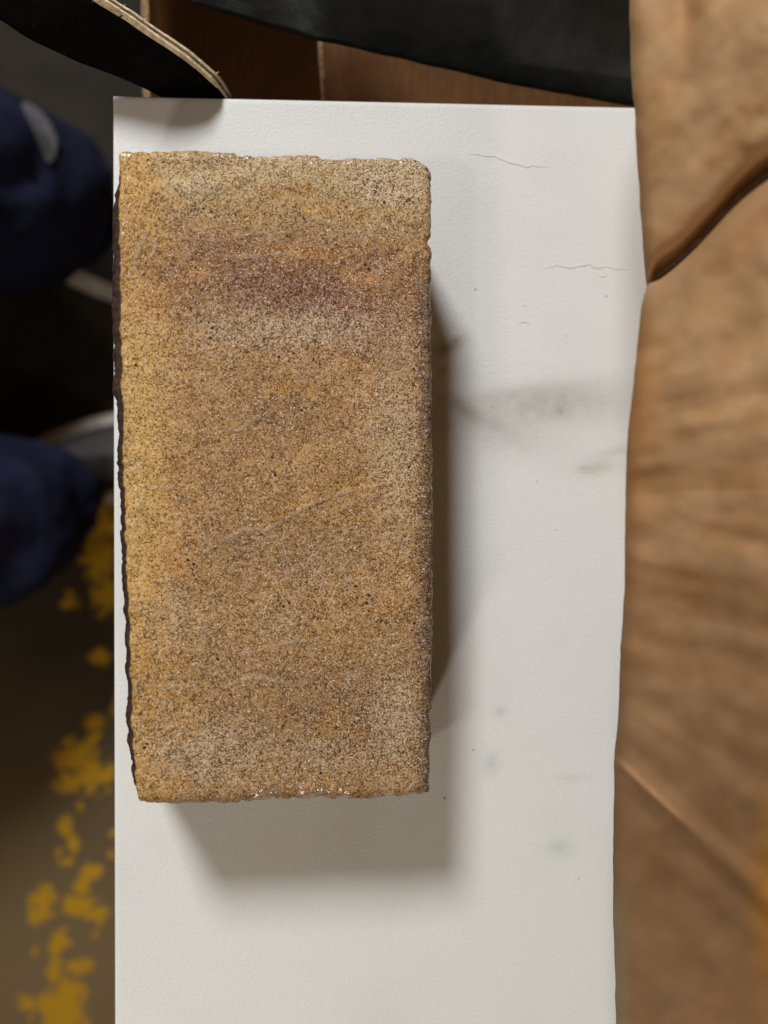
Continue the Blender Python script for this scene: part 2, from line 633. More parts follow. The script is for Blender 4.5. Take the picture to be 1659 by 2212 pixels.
# ragged arrises: low and fine wobble near the border
mm = lambda a: a * 1000.0
near = np.exp(-(e / 0.0035) ** 2)
crumb = (vnoise(mm(GX) / 1.1, mm(GY) / 1.1, 71) - 0.5) * 3.0 + (vnoise(mm(GX) / 2.3, mm(GY) / 2.3, 72) - 0.5) * 4.0
wob_x = (fbm(mm(GY) / 5.0, mm(GX) / 40.0, 3, 4, 0.6) - 0.5) * 7.5
wob_y = (fbm(mm(GX) / 5.0, mm(GY) / 40.0, 9, 4, 0.6) - 0.5) * 7.5
bot_extra = (fbm(mm(GX) / 9.0, mm(GY) / 60.0, 33, 3) - 0.5) * 12 * smooth(BL - 0.006, BL, GY) * smooth(0.02, 0.05, GX)
chip_x = smooth(0.60, 0.78, fbm(mm(GY) / 7.0, mm(GX) / 30, 133, 3)) * 7.0 * (GX > BW / 2)
chip_y = smooth(0.60, 0.78, fbm(mm(GX) / 7.0, mm(GY) / 30, 134, 3)) * 6.0 * np.where(GY < BL / 2, 1, -1)
pix[..., 0] -= chip_x * np.exp(-((BW - GX) / 0.004) ** 2)
pix[..., 1] += chip_y * near * (np.minimum(GY, BL - GY) < 0.006)
pix[..., 0] += (wob_x + crumb) * near * np.where(np.minimum(GX, BW - GX) < 0.006, 1, 0.2)
pix[..., 1] += (wob_y + crumb) * near * np.where(np.minimum(GY, BL - GY) < 0.006, 1, 0.2) + bot_extra
top = P(pix[..., 0], pix[..., 1], H)
relief = (fbm(mm(GX) / 22, mm(GY) / 22, 21, 4) - 0.5) * 0.0016 + (fbm(mm(GX) / 3.5, mm(GY) / 3.5, 22, 3) - 0.5) * 0.00055
glz = np.exp(-((BL - GY - 0.003) / 0.0035) ** 2) * smooth(520, 600, pix[..., 0]) * smooth(0.38, 0.52, fbm(mm(GX) / 6, mm(GY) / 9, 56, 3))
glz = np.maximum(glz, np.exp(-((BW - GX) / 0.003) ** 2) * smooth(520, 420, pix[..., 1]) * smooth(0.35, 0.5, fbm(mm(GX) / 9, mm(GY) / 5, 57, 3)))
relief += (vnoise(mm(GX) / 0.9, mm(GY) / 0.9, 28) - 0.5) * 0.00035 * (1 + 1.2 * near) * (1 - 0.8 * glz)
# shallow dents near the head of the brick
PX, PY = pix[..., 0], pix[..., 1]
relief -= 0.0009 * np.exp(-(((PX - 470) / 60) ** 2 + ((PY - 360) / 22) ** 2))
relief += 0.0008 * np.exp(-(((PX - 450) / 70) ** 2 + ((PY - 400) / 16) ** 2))
CR = [[(430, 505), (465, 522), (490, 518), (540, 506), (572, 503), (602, 522)],
      [(477, 552), (533, 556), (576, 550), (615, 548), (640, 556), (662, 556)],
      [(323, 492), (305, 526), (288, 574)], [(336, 520), (330, 548)],
      [(439, 1194), (482, 1168), (525, 1146), (551, 1141), (572, 1146), (611, 1125), (654, 1099), (714, 1073), (778, 1056), (843, 1043)],
      [(482, 928), (516, 930), (551, 901)], [(314, 1477), (353, 1487), (426, 1481)],
      [(486, 1485), (533, 1464), (563, 1464), (595, 1470), (628, 1477), (662, 1487)],
      [(516, 1412), (585, 1399), (628, 1386), (684, 1382)], [(628, 1580), (602, 1614), (591, 1640)],
      [(800, 565), (808, 585), (828, 590)], [(540, 1250), (556, 1215)], [(865, 1520), (860, 1550), (863, 1590)]]
crease = np.zeros_like(PX)
for ci, pl in enumerate(CR):
    dmin = np.full_like(PX, 1e9)
    for a, b in zip(pl[:-1], pl[1:]):
        ax, ay = a
        dx, dy = b[0] - ax, b[1] - ay
        t_ = np.clip(((PX - ax) * dx + (PY - ay) * dy) / (dx * dx + dy * dy), 0, 1)
        dmin = np.minimum(dmin, np.hypot(PX - ax - t_ * dx, PY - ay - t_ * dy))
    gap = smooth(0.28, 0.55, fbm(PX / 26, PY / 26, 60 + ci, 2))
    crease = np.maximum(crease, np.exp(-(dmin / 2.6) ** 2) * (0.35 + 0.65 * gap))
    relief += (0.0006 if ci == 4 else 0.0004) * np.exp(-(dmin / 4.0) ** 2) * (0.3 + 0.7 * gap)
top[..., 2] += relief * (1 - 0.3 * near) - DZ
top[..., 2] -= np.abs(fbm(mm(GX) / 4, mm(GY) / 4, 41, 3) - 0.5) * 0.0022 * near

# colour zones of the sanded face
def zone(cx, cy, rx, ry, an=0.0, rag=1.0, seed=0):
    dx, dy = PX - cx, PY - cy
    c_, s_ = math.cos(an), math.sin(an)
    q = ((dx * c_ + dy * s_) / rx) ** 2 + ((-dx * s_ + dy * c_) / ry) ** 2
    q = q * (1 + rag * 1.8 * (fbm(PX / 34, PY / 34, 80 + seed, 4, 0.6) - 0.5)) + rag * 0.9 * (fbm(PX / 60, PY / 60, 90 + seed, 3) - 0.5)
    return np.exp(-np.clip(q, 0, 30))


tint = np.ones(PX.shape + (3,)) * np.array((0.36, 0.215, 0.10))


def lay(mask, col, amt=1.0):
    global tint
    m = np.clip(mask * amt * 1.3, 0, 1)[..., None]
    tint = tint * (1 - m) + np.array(col) * m


lay(smooth(560, 420, PY + 40 * (fbm(PX / 50, PY / 50, 7, 3) - .5)), (0.41, 0.30, 0.18), 0.9)
lay(smooth(430, 290, PX + 60 * (fbm(PX / 60, PY / 90, 8, 3) - .5)), (0.52, 0.335, 0.125), 0.85)
lay(zone(650, 618, 330, 98, 0.13, 0.8, 1), (0.21, 0.082, 0.026), 0.82)
lay(zone(680, 625, 240, 60, 0.14, 1.0, 51), (0.17, 0.062, 0.019), 0.6)
lay(zone(830, 650, 90, 85, 0.5, 1.2, 2), (0.235, 0.105, 0.040), 0.75)
lay(zone(420, 600, 95, 60, 0.1, 1.3, 3), (0.25, 0.125, 0.05), 0.6)
lay(zone(860, 760, 60, 90, 0.2, 1.2, 4), (0.25, 0.14, 0.062), 0.6)
lay(zone(600, 900, 110, 60, 0.2, 1.2, 5), (0.25, 0.145, 0.07), 0.5)
lay(zone(560, 1160, 110, 50, -0.4, 1.2, 6), (0.25, 0.155, 0.088), 0.55)
lay(zone(700, 1190, 150, 60, -0.3, 1.2, 16), (0.27, 0.165, 0.092), 0.5)
lay(zone(700, 1560, 180, 80, 0.1, 1.2, 7), (0.25, 0.155, 0.085), 0.65)
lay(zone(620, 360, 200, 40, 0.1, 1, 8), (0.46, 0.34, 0.205), 0.55)
lay(zone(840, 400, 110, 70, 0.0, 1, 9), (0.43, 0.32, 0.205), 0.55)
lay(zone(620, 700, 200, 25, 0.1, 1.2, 10), (0.36, 0.26, 0.165), 0.4)
lay(zone(860, 960, 60, 170, 0.0, 1, 11), (0.42, 0.31, 0.20), 0.5)
lay(zone(860, 1570, 60, 130, 0.1, 1, 12), (0.38, 0.28, 0.185), 0.55)
lay(zone(450, 1620, 90, 60, 0.0, 1, 13), (0.37, 0.27, 0.175), 0.45)
lay(zone(400, 1330, 70, 60, 0.0, 1, 14), (0.35, 0.25, 0.16), 0.35)
lay(zone(420, 410, 60, 30, 0, 1, 15), (0.55, 0.44, 0.29), 0.45)
for k, (ox, oy, rx, ry, a_) in enumerate([(580, 418, 40, 12, .1), (660, 415, 24, 20, 0), (700, 455, 40, 16, .4), (540, 460, 40, 12, -.3), (760, 460, 30, 14, 0),
                                          (640, 545, 60, 20, .1), (690, 1075, 120, 15, -.35), (800, 1050, 60, 12, -.1), (325, 1520, 50, 55, 0), (400, 1560, 50, 30, .6),
                                          (395, 1230, 30, 18, 0), (605, 1550, 22, 14, 0), (430, 590, 30, 16, 0), (800, 605, 40, 16, .3), (640, 840, 50, 14, 0), (420, 1050, 8, 6, 0),
                                          (345, 1210, 40, 25, 0), (720, 1560, 60, 30, 0), (330, 440, 16, 12, 0), (380, 437, 8, 8, 0), (760, 790, 40, 14, 0),
                                          (330, 640, 40, 60, 0), (300, 1460, 26, 80, 0), (845, 455, 24, 8, 0)]):
    lay(zone(ox, oy, rx, ry, a_, 1.4, 30 + k), (0.43, 0.23, 0.05), 0.50)
lay(zone(385, 438, 7, 6, 0, 1, 70), (0.62, 0.36, 0.03), 0.8)
lay(zone(670, 453, 12, 6, 0, 1, 71), (0.68, 0.45, 0.10), 0.8)
lay(smooth(880, 925, PX + 30 * (fbm(PX / 20, PY / 20, 77, 3) - .5)) * smooth(520, 640, PY), (0.13, 0.075, 0.042), 0.75)
tint = tint * 1.36 * np.array((1.12, 0.955, 0.58))
lay(zone(345, 1500, 90, 110, 0.2, 1.2, 101), np.array((0.62, 0.33, 0.075)), 0.45)
lay(zone(700, 1080, 190, 45, -0.3, 1.2, 102), np.array((0.52, 0.28, 0.07)), 0.35)
lay(zone(300, 1000, 40, 260, 0.0, 0.8, 103), np.array((0.84, 0.54, 0.15)), 0.50)
lay(zone(760, 1500, 120, 90, 0.2, 1.3, 104), np.array((0.36, 0.18, 0.06)), 0.40)
frost = np.zeros_like(PX)
for (fx_, fy_, rx_, ry_, am_) in [(640, 715, 230, 55, .65), (850, 950, 60, 190, .45), (850, 1560, 60, 130, .55), (450, 1620, 120, 70, .6), (400, 1340, 90, 70, .25), (860, 390, 110, 70, .9),
                                  (620, 350, 220, 40, .6), (440, 405, 60, 30, .9), (700, 1230, 90, 50, .25), (600, 620, 260, 70, .2), (700, 1640, 160, 50, .4), (600, 1330, 60, 40, .5)]:
    frost = np.maximum(frost, am_ * np.clip(1.2 * zone(fx_, fy_, rx_, ry_, 0.0, 1.4, int(fx_) % 97 + 110), 0, 1))
frost *= 1 - 0.9 * smooth(890, 925, PX + 24 * (fbm(PX / 16, PY / 16, 78, 3) - .5)) * smooth(520, 640, PY)
tint *= (1 - 0.10 * smooth(1200, 1500, PY))[..., None]
mott = fbm(PX / 30, PY / 30, 99, 4, 0.6)
tint *= (0.80 + 0.42 * mott)[..., None]
gloss = np.exp(-(e / 0.0024) ** 2) * smooth(0.42, 0.62, fbm(mm(GX) / 7, mm(GY) / 7, 55, 3))
gloss = np.maximum(gloss * 0.5, glz)

n, m = PX.shape
verts = list(top.reshape(-1, 3))
tintv = list(tint.reshape(-1, 3))
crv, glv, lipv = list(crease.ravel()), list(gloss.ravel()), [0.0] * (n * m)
faces = grid_faces(n, m, flip=True)
ring = [j for j in range(m)] + [i * m + m - 1 for i in range(1, n)] + [(n - 1) * m + j for j in range(m - 2, -1, -1)] + [i * m for i in range(n - 2, 0, -1)]
R0 = np.array([verts[r] for r in ring])
nr = len(ring)
nxt, prv = np.roll(R0, -4, 0), np.roll(R0, 4, 0)
tan = (nxt - prv)[:, :2]
tan /= np.linalg.norm(tan, axis=1)[:, None] + 1e-9
nout = np.stack([-tan[:, 1], tan[:, 0]], -1)
if np.mean(np.sum(nout * (R0[:, :2] - R0[:, :2].mean(0)), 1)) < 0:
    nout = -nout
s_len = np.concatenate([[0], np.cumsum(np.linalg.norm(np.diff(R0[:, :2], axis=0), axis=1))])
yy = R0[:, 1]
pyr = np.array([PY.ravel()[r] for r in ring])
leftness = smooth(0.55, 0.95, -nout[:, 0]) * smooth(330, 400, pyr) * smooth(1736, 1690, pyr)
# width of the invented clay lip along the left arris
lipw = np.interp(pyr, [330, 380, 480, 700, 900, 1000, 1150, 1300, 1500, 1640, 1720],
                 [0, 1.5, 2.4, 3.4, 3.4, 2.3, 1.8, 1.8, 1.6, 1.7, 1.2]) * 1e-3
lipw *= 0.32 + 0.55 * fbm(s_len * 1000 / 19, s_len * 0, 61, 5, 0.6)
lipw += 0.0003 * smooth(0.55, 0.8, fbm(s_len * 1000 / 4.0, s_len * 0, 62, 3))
depths = [0.0006, 0.0012, 0.002, 0.003, 0.004, 0.005, 0.0062, 0.0075, 0.009, 0.012, 0.016, 0.021, 0.027, 0.034, 0.041, 0.047]
prev = ring
ztop = R0[:, 2]
for dk in depths:
    frac = dk / 0.047
    z = ztop * (1 - frac)
    real = ztop - z
    bulge = np.interp(dk, [0, 0.001, 0.0035, 0.006, 0.009, 0.016, 0.03, 0.047], [0, 0.16, 0.75, 1.0, 0.55, 0.2, 0.05, 0.0])
    out = leftness * ((lipw + 0.0006) * bulge + 0.0102 * np.clip((dk - 0.001) / 0.046, 0, 1))  # left face slope invented to give the shadow its diagonal edge
    out = out + (fbm(s_len * 1000 / 3.5, np.full(nr, dk * 1000 / 3.5), 44, 3) - 0.5) * 0.0005
    # the other three faces step in a touch below the arris
    out = out - (1 - leftness) * 0.0006 * smooth(0, 0.02, dk)
    base = len(verts)
    for k in range(nr):
        verts.append(np.array([R0[k, 0] + nout[k, 0] * out[k], R0[k, 1] + nout[k, 1] * out[k], z[k] + 0.00005]))
    li = leftness * float(np.interp(dk, [0, 0.0012, 0.003], [0.55, 0.95, 1]))
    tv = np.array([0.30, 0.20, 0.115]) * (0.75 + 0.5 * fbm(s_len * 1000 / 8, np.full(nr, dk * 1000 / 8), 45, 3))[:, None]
    tintv += list(tv)
    crv += [0] * nr
    glv += list(np.full(nr, 0.2) * (1 - frac))
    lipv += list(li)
    cur = list(range(base, base + nr))
    faces += [(prev[k], prev[(k + 1) % nr], cur[(k + 1) % nr], cur[k]) for k in range(nr)]
    prev = cur
faces.append(tuple(prev))
brick = link('brick', verts, faces, M_BRICK)
float_attr(brick, 'frost', np.concatenate([frost.ravel(), np.zeros(len(verts) - frost.size)]))
color_attr(brick, 'tint', np.array(tintv))
float_attr(brick, 'crease', crv)
float_attr(brick, 'gloss', glv)
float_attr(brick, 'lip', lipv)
tag(brick, 'sandy tan brick with speckled grain and a reddish band, lying on the white board', 'brick')


# ------------------------------------------------------------------ sheets of card
def ribbon(name, edge_a, edge_b, mat, n=60, m=24, thick=0.003, sag=0.0, parent=None, wob=0.0, seed=0, ext=None):
    """a bent sheet between two 3-D edge curves (px, py, z lists), with real thickness"""
    def samp(e_):
        e_ = np.array(e_, float)
        d_ = np.concatenate([[0], np.cumsum(np.hypot(*np.diff(e_[:, :2], axis=0).T))])
        t_ = np.linspace(0, d_[-1], n)
        return np.stack([np.interp(t_, d_, e_[:, k]) for k in range(3)], -1)
    A, B = samp(edge_a), samp(edge_b)
    A, B = P(A[:, 0], A[:, 1], A[:, 2]), P(B[:, 0], B[:, 1], B[:, 2])
    for _ in range(3):
        for E in (A, B):
            E[1:-1] = (E[:-2] + 2 * E[1:-1] + E[2:]) / 4
    w = np.linspace(0, 1, m)[None, :, None]
    S = A[:, None] * (1 - w) + B[:, None] * w
    S[..., 2] += sag * np.sin(np.linspace(0, math.pi, m))[None, :]
    if wob:
        ii, jj = np.meshgrid(np.arange(n), np.arange(m), indexing='ij')
        S[..., 2] += wob * (fbm(ii / 9.0, jj / 9.0, seed, 4) - 0.5)
    du = np.gradient(S, axis=0)
    dv = np.gradient(S, axis=1)
    N = np.cross(du, dv)
    N /= np.linalg.norm(N, axis=2)[..., None] + 1e-12
    if N[..., 2].mean() < 0:
        N = -N
    lo = S - N * thick
    vs = np.concatenate([S.reshape(-1, 3), lo.reshape(-1, 3)])
    f0 = grid_faces(n, m)
    k = n * m
    fs = f0 + [tuple(k + q for q in f[::-1]) for f in f0]
    rg = [j for j in range(m)] + [i * m + m - 1 for i in range(1, n)] + [(n - 1) * m + j for j in range(m - 2, -1, -1)] + [i * m for i in range(n - 2, 0, -1)]
    L_ = len(rg)
    fs += [(rg[(q + 1) % L_], rg[q], k + rg[q], k + rg[(q + 1) % L_]) for q in range(L_)]
    return link(name, vs, fs, mat, parent), S, N


def strip_along(name, line, N, w, t, mat, parent, seed=0, taper=None):
    """thin raw edge (liner ply) following a 3-D line; w across, t thick"""
    n_ = len(line)
    d = np.gradient(line, axis=0)
    d /= np.linalg.norm(d, axis=1)[:, None]
    side = np.cross(d, N)
    vs, fs = [], []
    for k in range(n_):
        f = 1.0 if taper is None else taper[k]
        j1 = 1 + 0.35 * (vnoise(k / 2.5, 0.0, seed) - 0.5)
        for a, b in ((-.5, -.5), (.5, -.5), (.5, .5), (-.5, .5)):
            vs.append(line[k] + side[k] * w * f * a * j1 + N[k] * t * b * j1)
    for k in range(n_ - 1):
        for c in range(4):
            a, b = k * 4 + c, k * 4 + (c + 1) % 4
            fs.append((a, b, b + 4, a + 4))
    fs += [(3, 2, 1, 0), tuple(len(vs) - 4 + q for q in range(4))]
    return link(name, vs, fs, mat, parent, False)


# black curled card, upper left
ea = [(-330, -330, 0.0350), (150, -52, 0.0305), (212, 0, 0.0289), (265, 34, 0.0264), (330, 78, 0.0222), (400, 126, 0.0157), (450, 168, 0.0079), (478, 198, 0.0017), (497, 228, -0.0140)]
eb = [(-420, -200, 0.0247), (-60, 10, 0.0206), (0, 42, 0.0189), (58, 82, 0.0165), (160, 131, 0.0115), (260, 168, 0.0058), (320, 196, 0.0000), (345, 209, -0.0080), (380, 232, -0.0160)]
blk, S, N = ribbon('cardboard_strip', ea, eb, M_BLACK, 90, 26, 0.0035, 0.0, None, 0.0012, 5)
tag(blk, 'curled black cardboard strip with a frayed pale edge touching the top left of the board', 'cardboard')
lineA, NA = S[:, 0], N[:, 0]
tp = np.interp(np.arange(90), [0, 55, 80, 89], [1.25, 1.0, 0.5, 0.35])
strip_along('raw_edge', lineA - NA * 0.0006, NA, 0.0026, 0.0013, M_FRAY, blk, 1, tp)
strip_along('raw_edge', lineA - NA * 0.0029 + np.array([0.0004, 0.0006, 0]), NA, 0.0018, 0.0012, M_FRAY, blk, 7, tp)
# corrugated medium between the two liners
flute = lineA - NA * (0.00175 + 0.0004 * np.sin(np.arange(90) * 1.9) + 0.0005 * (vnoise(np.arange(90) / 1.7, np.zeros(90), 5) - 0.5))[:, None]
strip_along('fluting', flute, NA, 0.0014, 0.0009, M_BOXEDGE, blk, 3, tp)
# frayed fibres
for k in range(4):
    i = random.choice([60, 64, 69, 73, 77, 80, 83])
    p0 = lineA[i] - NA[i] * random.uniform(0, 0.003)
    d0 = (lineA[i + 3] - lineA[i - 3])
    d0 /= np.linalg.norm(d0)
    sd = np.array([random.uniform(.2, 1), random.uniform(.2, 1), random.uniform(-.2, .6)])
    ln = random.uniform(0.0015, 0.003)
    pts_ = np.array([p0 + (d0 * 0.7 * f + sd * f * f) * ln for f in np.linspace(0, 1, 6)])
    strip_along('paper_fibre', pts_, np.repeat(NA[i][None], 6, 0), 0.00022, 0.00022, M_FRAY, blk, k)

# brown cardboard box under the board: walls + two outspread flaps
box = bpy.data.objects.new('cardboard_box', None)
COL.objects.link(box)
box.location = (0.0, -0.02, FZ)
tag(box, 'brown cardboard box with opened flaps in shadow under the board', 'box')


def wall(x0, y0, x1, y1, z0, z1):
    """box wall, given in world metres"""
    vs = [(x, y, z) for z in (z0, z1) for (x, y) in ((x0, y0), (x1, y0), (x1, y1), (x0, y1))]
    fs = [(3, 2, 1, 0), (4, 5, 6, 7)] + [(k, (k + 1) % 4, 4 + (k + 1) % 4, 4 + k) for k in range(4)]
    o = link('wall', vs, fs, M_BOX, None, False)
    o.parent = box
    o.matrix_parent_inverse = Matrix.Translation(-box.location)
    return o


zt = -0.0105
xl = max(tl[0], bl[0]) + 0.018
wall(xl, -0.20, xl + 0.005, 0.150, FZ + 0.002, zt)
wall(0.105, -0.20, 0.110, 0.150, FZ + 0.002, zt)
wall(xl + 0.005, -0.20, 0.105, -0.195, FZ + 0.002, zt)
wall(xl + 0.005, 0.145, 0.105, 0.150, FZ + 0.002, zt - 0.09)


def flap(a, b, seed):
    o, S_, N_ = ribbon('flap', a, b, M_BOX, 24, 16, 0.004, 0.0, None, 0.002, seed)
    o.parent = box
    o.matrix_parent_inverse = Matrix.Translation(-box.location)
    return o, S_, N_


fa, Sa, Na = flap([(326, -160, -0.06), (328, 60, -0.075), (333, 300, -0.090)], [(820, -160, -0.27), (820, 60, -0.29), (820, 300, -0.30)], 12)
e1 = strip_along('raw_edge', Sa[:, 0] - Na[:, 0] * 0.002, Na[:, 0], 0.0050, 0.0042, M_BOXEDGE, fa, 4)
fb, Sb, Nb = flap([(690, -160, -0.042), (691, 90, -0.048), (706, 300, -0.060)], [(1480, -160, -0.040), (1480, 90, -0.046), (1480, 300, -0.058)], 14)
e2 = strip_along('raw_edge', Sb[:, 0] - Nb[:, 0] * 0.002, Nb[:, 0], 0.0020, 0.0042, M_BOXEDGE, fb, 6)

# dark sheet, upper right: two facets either side of a soft crease
dk, _, _ = ribbon('dark_sheet',
                  [(290, -22, -0.030), (420, 12, -0.030), (620, 66, -0.028), (660, 80, -0.026), (760, 104, -0.025), (900, 138, -0.024), (1060, 172, -0.022), (1200, 200, -0.020), (1370, 232, -0.018), (1480, 252, -0.018)],
                  [(330, -420, 0.010), (500, -420, 0.010), (700, -420, 0.012), (760, -420, 0.030), (840, -420, 0.040), (960, -420, 0.045), (1120, -420, 0.05), (1250, -420, 0.05), (1400, -420, 0.05), (1480, -420, 0.05)],
                  M_SHEET, 110, 40, 0.0012, 0.004, None, 0.003, 25)
tag(dk, 'dark grey plastic sheet with dull sheen, spread above the cardboard box at upper right', 'sheet')

# ------------------------------------------------------------------ brown creased kraft paper at right
EDGE = [(-400, 1356), (-100, 1357), (0, 1360), (80, 1362), (150, 1364), (235, 1372), (340, 1378), (450, 1385), (540, 1391), (590, 1396), (614, 1399), (640, 1391), (665, 1386), (760, 1376),
        (860, 1366), (930, 1358), (980, 1355), (1060, 1353), (1150, 1351), (1260, 1350), (1330, 1346), (1400, 1341), (1480, 1339), (1560, 1336), (1620, 1329),
        (1650, 1327), (1720, 1328), (1800, 1325), (1900, 1325), (2000, 1325), (2100, 1329), (2212, 1331), (2500, 1334)]
EDGE = np.array(EDGE, float)
ts = np.arange(-380, 2480, 7.0)
ss = np.concatenate([[0, 1, 3, 6], np.arange(10, 430, 6.0), np.arange(450, 900, 40)])
SS, TT = np.meshgrid(ss, ts)
edge_x = np.interp(TT, EDGE[:, 0], EDGE[:, 1]) + 3.0 * (fbm(TT / 40, TT * 0, 301, 3) - 0.5)
kern = np.exp(-(np.arange(-60, 61) / 26.0) ** 2)
es = np.convolve(np.pad(edge_x[:, 0], 60, mode='edge'), kern / kern.sum(), mode='valid')
px = es[:, None] + SS + (edge_x - es[:, None]) * np.exp(-SS / 45.0)
z = 0.086 + 0.052 * smooth(-160, 460, SS) - 0.008 + 0.006 * (1 - np.exp(-SS / 14))
# whole sack falls away towards the bottom of the picture
z = z - 0.046 * smooth(800, 2500, TT) - 0.010 * smooth(200, -300, TT)
# crease: a fold line from the notch up to the right; upper side overhangs the lower
cl = 614 - 0.88 * (px - 1399) + 10 * np.sin((px - 1399) / 45.0)
dcl = TT - cl
depth = 0.018 * (0.45 + 0.55 * smooth(0, 40, SS))
z -= depth * np.exp(-np.abs(dcl) / np.where(dcl < 0, 34.0, 16.0))
z += 0.007 * smooth(-12, 26, dcl) * np.exp(-np.clip(dcl, 0, None) / 240)
# second soft hollow at the very top
z -= 0.006 * np.exp(-(((px - 1475) / 40) ** 2 + ((TT - 10) / 110) ** 2))
# sharp little ridge low down
rl = 1640 + 0.92 * (px - 1330)
z += 0.0016 * np.exp(-((TT - rl) / 9) ** 2) * smooth(215, 120, SS) * smooth(-4, 12, SS)
z += 0.0018 * smooth(-60, 0, TT - rl) * smooth(60, 0, TT - rl) * smooth(0, 60, SS)
# fan of soft wrinkles radiating from the edge
ang = np.arctan2(TT - 1090, px - 650)
fan = np.sin(ang * 42 + 3.0 * fbm(px / 160, TT / 90, 310, 2)) * 0.6 + np.sin(ang * 71 + 7 * fbm(px / 220, TT / 120, 311, 2)) * 0.4
z += 0.0005 * fan * smooth(620, 760, TT) * (0.4 + 0.6 * smooth(0, 60, SS))
z += 0.0040 * (fbm(px / 150, TT / 150, 320, 3) - 0.5) + 0.0003 * (fbm(px / 25, TT / 25, 321, 3) - 0.5)
up = smooth(640, 400, TT + 0.88 * (px - 1399))
diag = fbm((px + TT * 0.75) / 150, (TT - px * 0.9) / 420 + 5, 322, 3)
z += 0.006 * (diag - 0.5) * up
# beyond the frame it falls to the floor
fall = smooth(430, 880, SS)
W3 = P(px, TT, z)
W3[..., 0] += 0.55 * fall ** 2
W3[..., 2] = W3[..., 2] * (1 - fall) + (FZ + 0.004) * fall
# rolled under at the visible edge
under = []
for (dx_, dz_) in ((0.0006, -0.0016), (0.004, -0.0042), (0.012, -0.014), (0.022, -0.03)):
    q = W3[:, 0].copy()
    q[:, 0] += dx_
    q[:, 2] += dz_
    under.append(q)
allp = np.concatenate([np.stack(under[::-1], 1), W3], 1)
nn, mm_ = allp.shape[:2]
sack = link('kraft_paper', allp.reshape(-1, 3), grid_faces(nn, mm_, flip=True), M_SACK)
tag(sack, 'creased brown kraft paper bulging up along the right of the board, out of focus', 'kraft paper')
tn = np.ones((nn, len(ss), 3)) * np.array((0.50, 0.325, 0.185))


def kl(mask, col, amt=1.0):
    global tn
    k_ = np.clip(mask * amt, 0, 1)[..., None]
    tn = tn * (1 - k_) + np.array(col) * k_


kl(smooth(0.45, 0.62, fbm(px / 110 + TT / 200, TT / 130, 330, 2)), (0.48, 0.285, 0.14), 0.5)
kl(smooth(0.48, 0.66, fbm((px + 0.8 * TT) / 60, (TT - px * .8) / 200, 331, 2)), (0.54, 0.38, 0.235), 0.5)
kl(smooth(0.1, 0.7, fan) * smooth(640, 760, TT), (0.50, 0.36, 0.235), 0.35)
kl(smooth(0.50, 0.66, fbm(ang * 16, (px - 1330) / 300, 332, 2)) * smooth(640, 760, TT), (0.33, 0.19, 0.09), 0.55)
kl(np.exp(-(SS / 46) ** 2) * smooth(640, 720, TT) * smooth(1350, 1000, TT), (0.55, 0.28, 0.105), 0.65)
kl(smooth(950, 1900, TT), (0.20, 0.115, 0.060), 0.75)  # lower end darkened in the tint for light falling off
kl(np.exp(-(SS / 24) ** 2) * smooth(1850, 2000, TT), (0.30, 0.27, 0.18), 0.8)
kl(np.exp(-((TT - rl) / 12) ** 2) * smooth(190, 100, SS), (0.55, 0.34, 0.17), 0.6)  # lit ridge line painted paler
kl(np.exp(-(((px - 1660) / 40) ** 2 + ((TT - 1960) / 210) ** 2)), (0.40, 0.20, 0.03), 0.8)
kl(smooth(0.55, 0.68, fbm(px / 50, TT / 40, 335, 3)) * smooth(1000, 1150, TT), (0.36, 0.20, 0.12), 0.18)
tn *= (0.85 + 0.3 * fbm(px / 60, TT / 60, 336, 2))[..., None] * np.array((0.83, 0.745, 0.64))
tfull = np.concatenate([np.repeat(tn[:, :1], 4, 1), tn], 1)
color_attr(sack, 'tint', tfull.reshape(-1, 3))

# ------------------------------------------------------------------ person's legs, far below at left
person = bpy.data.objects.new('person', None)
COL.objects.link(person)
person.location = (-0.5, 0.17, FZ)
tag(person, 'person in loose navy trousers and pale-soled shoes standing at the left, seen from above', 'person')


def adopt(o, par):
    o.parent = par
    o.matrix_parent_inverse = Matrix.Translation(-par.location) if par.parent is None else Matrix()
    return o


def skin(name, nodes, edges, mat, root, sub=4):
    me = bpy.data.meshes.new(name)
    me.from_pydata([q[:3] for q in nodes], edges, [])
    o = bpy.data.objects.new(name, me)
    COL.objects.link(o)
    sk = o.modifiers.new('skin', 'SKIN')
    for k, q in enumerate(nodes):
        me.skin_vertices[0].data[k].radius = (q[3], q[4] if len(q) > 4 else q[3])
    me.skin_vertices[0].data[root].use_root = True
    sb = o.modifiers.new('subdivision', 'SUBSURF')
    sb.levels = sb.render_levels = sub
    dg = bpy.context.evaluated_depsgraph_get()
    ev = bpy.data.meshes.new_from_object(o.evaluated_get(dg))
    o.modifiers.clear()
    o.data = ev
    ev.name = name
    ev.materials.clear()
    ev.materials.append(mat)
    ev.polygons.foreach_set('use_smooth', [True] * len(ev.polygons))
    return o


def at(px_, py_, z_, r1):
    return tuple(P(px_, py_, z_)) + (r1,)


nodes = [(-0.95, 0.19, 0.16, 0.15),                                             # pelvis
         (-0.88, 0.30, 0.10, 0.12), (-0.70, 0.39, -0.22, 0.105), at(-190, 400, -0.46, 0.105), at(15, 408, -0.57, 0.112), at(225, 492, -0.63, 0.080),
         (-0.88, 0.08, 0.10, 0.12), (-0.70, 0.0, -0.22, 0.105), at(-190, 1150, -0.46, 0.105), at(0, 1140, -0.57, 0.106), at(195, 1035, -0.64, 0.052),
         (-0.98, 0.19, 0.30, 0.15)]
edges = [(0, 1), (1, 2), (2, 3), (3, 4), (4, 5), (0, 6), (6, 7), (7, 8), (8, 9), (9, 10), (0, 11)]
tr_ = adopt(skin('trousers', nodes, edges, M_NAVY, 0), person)
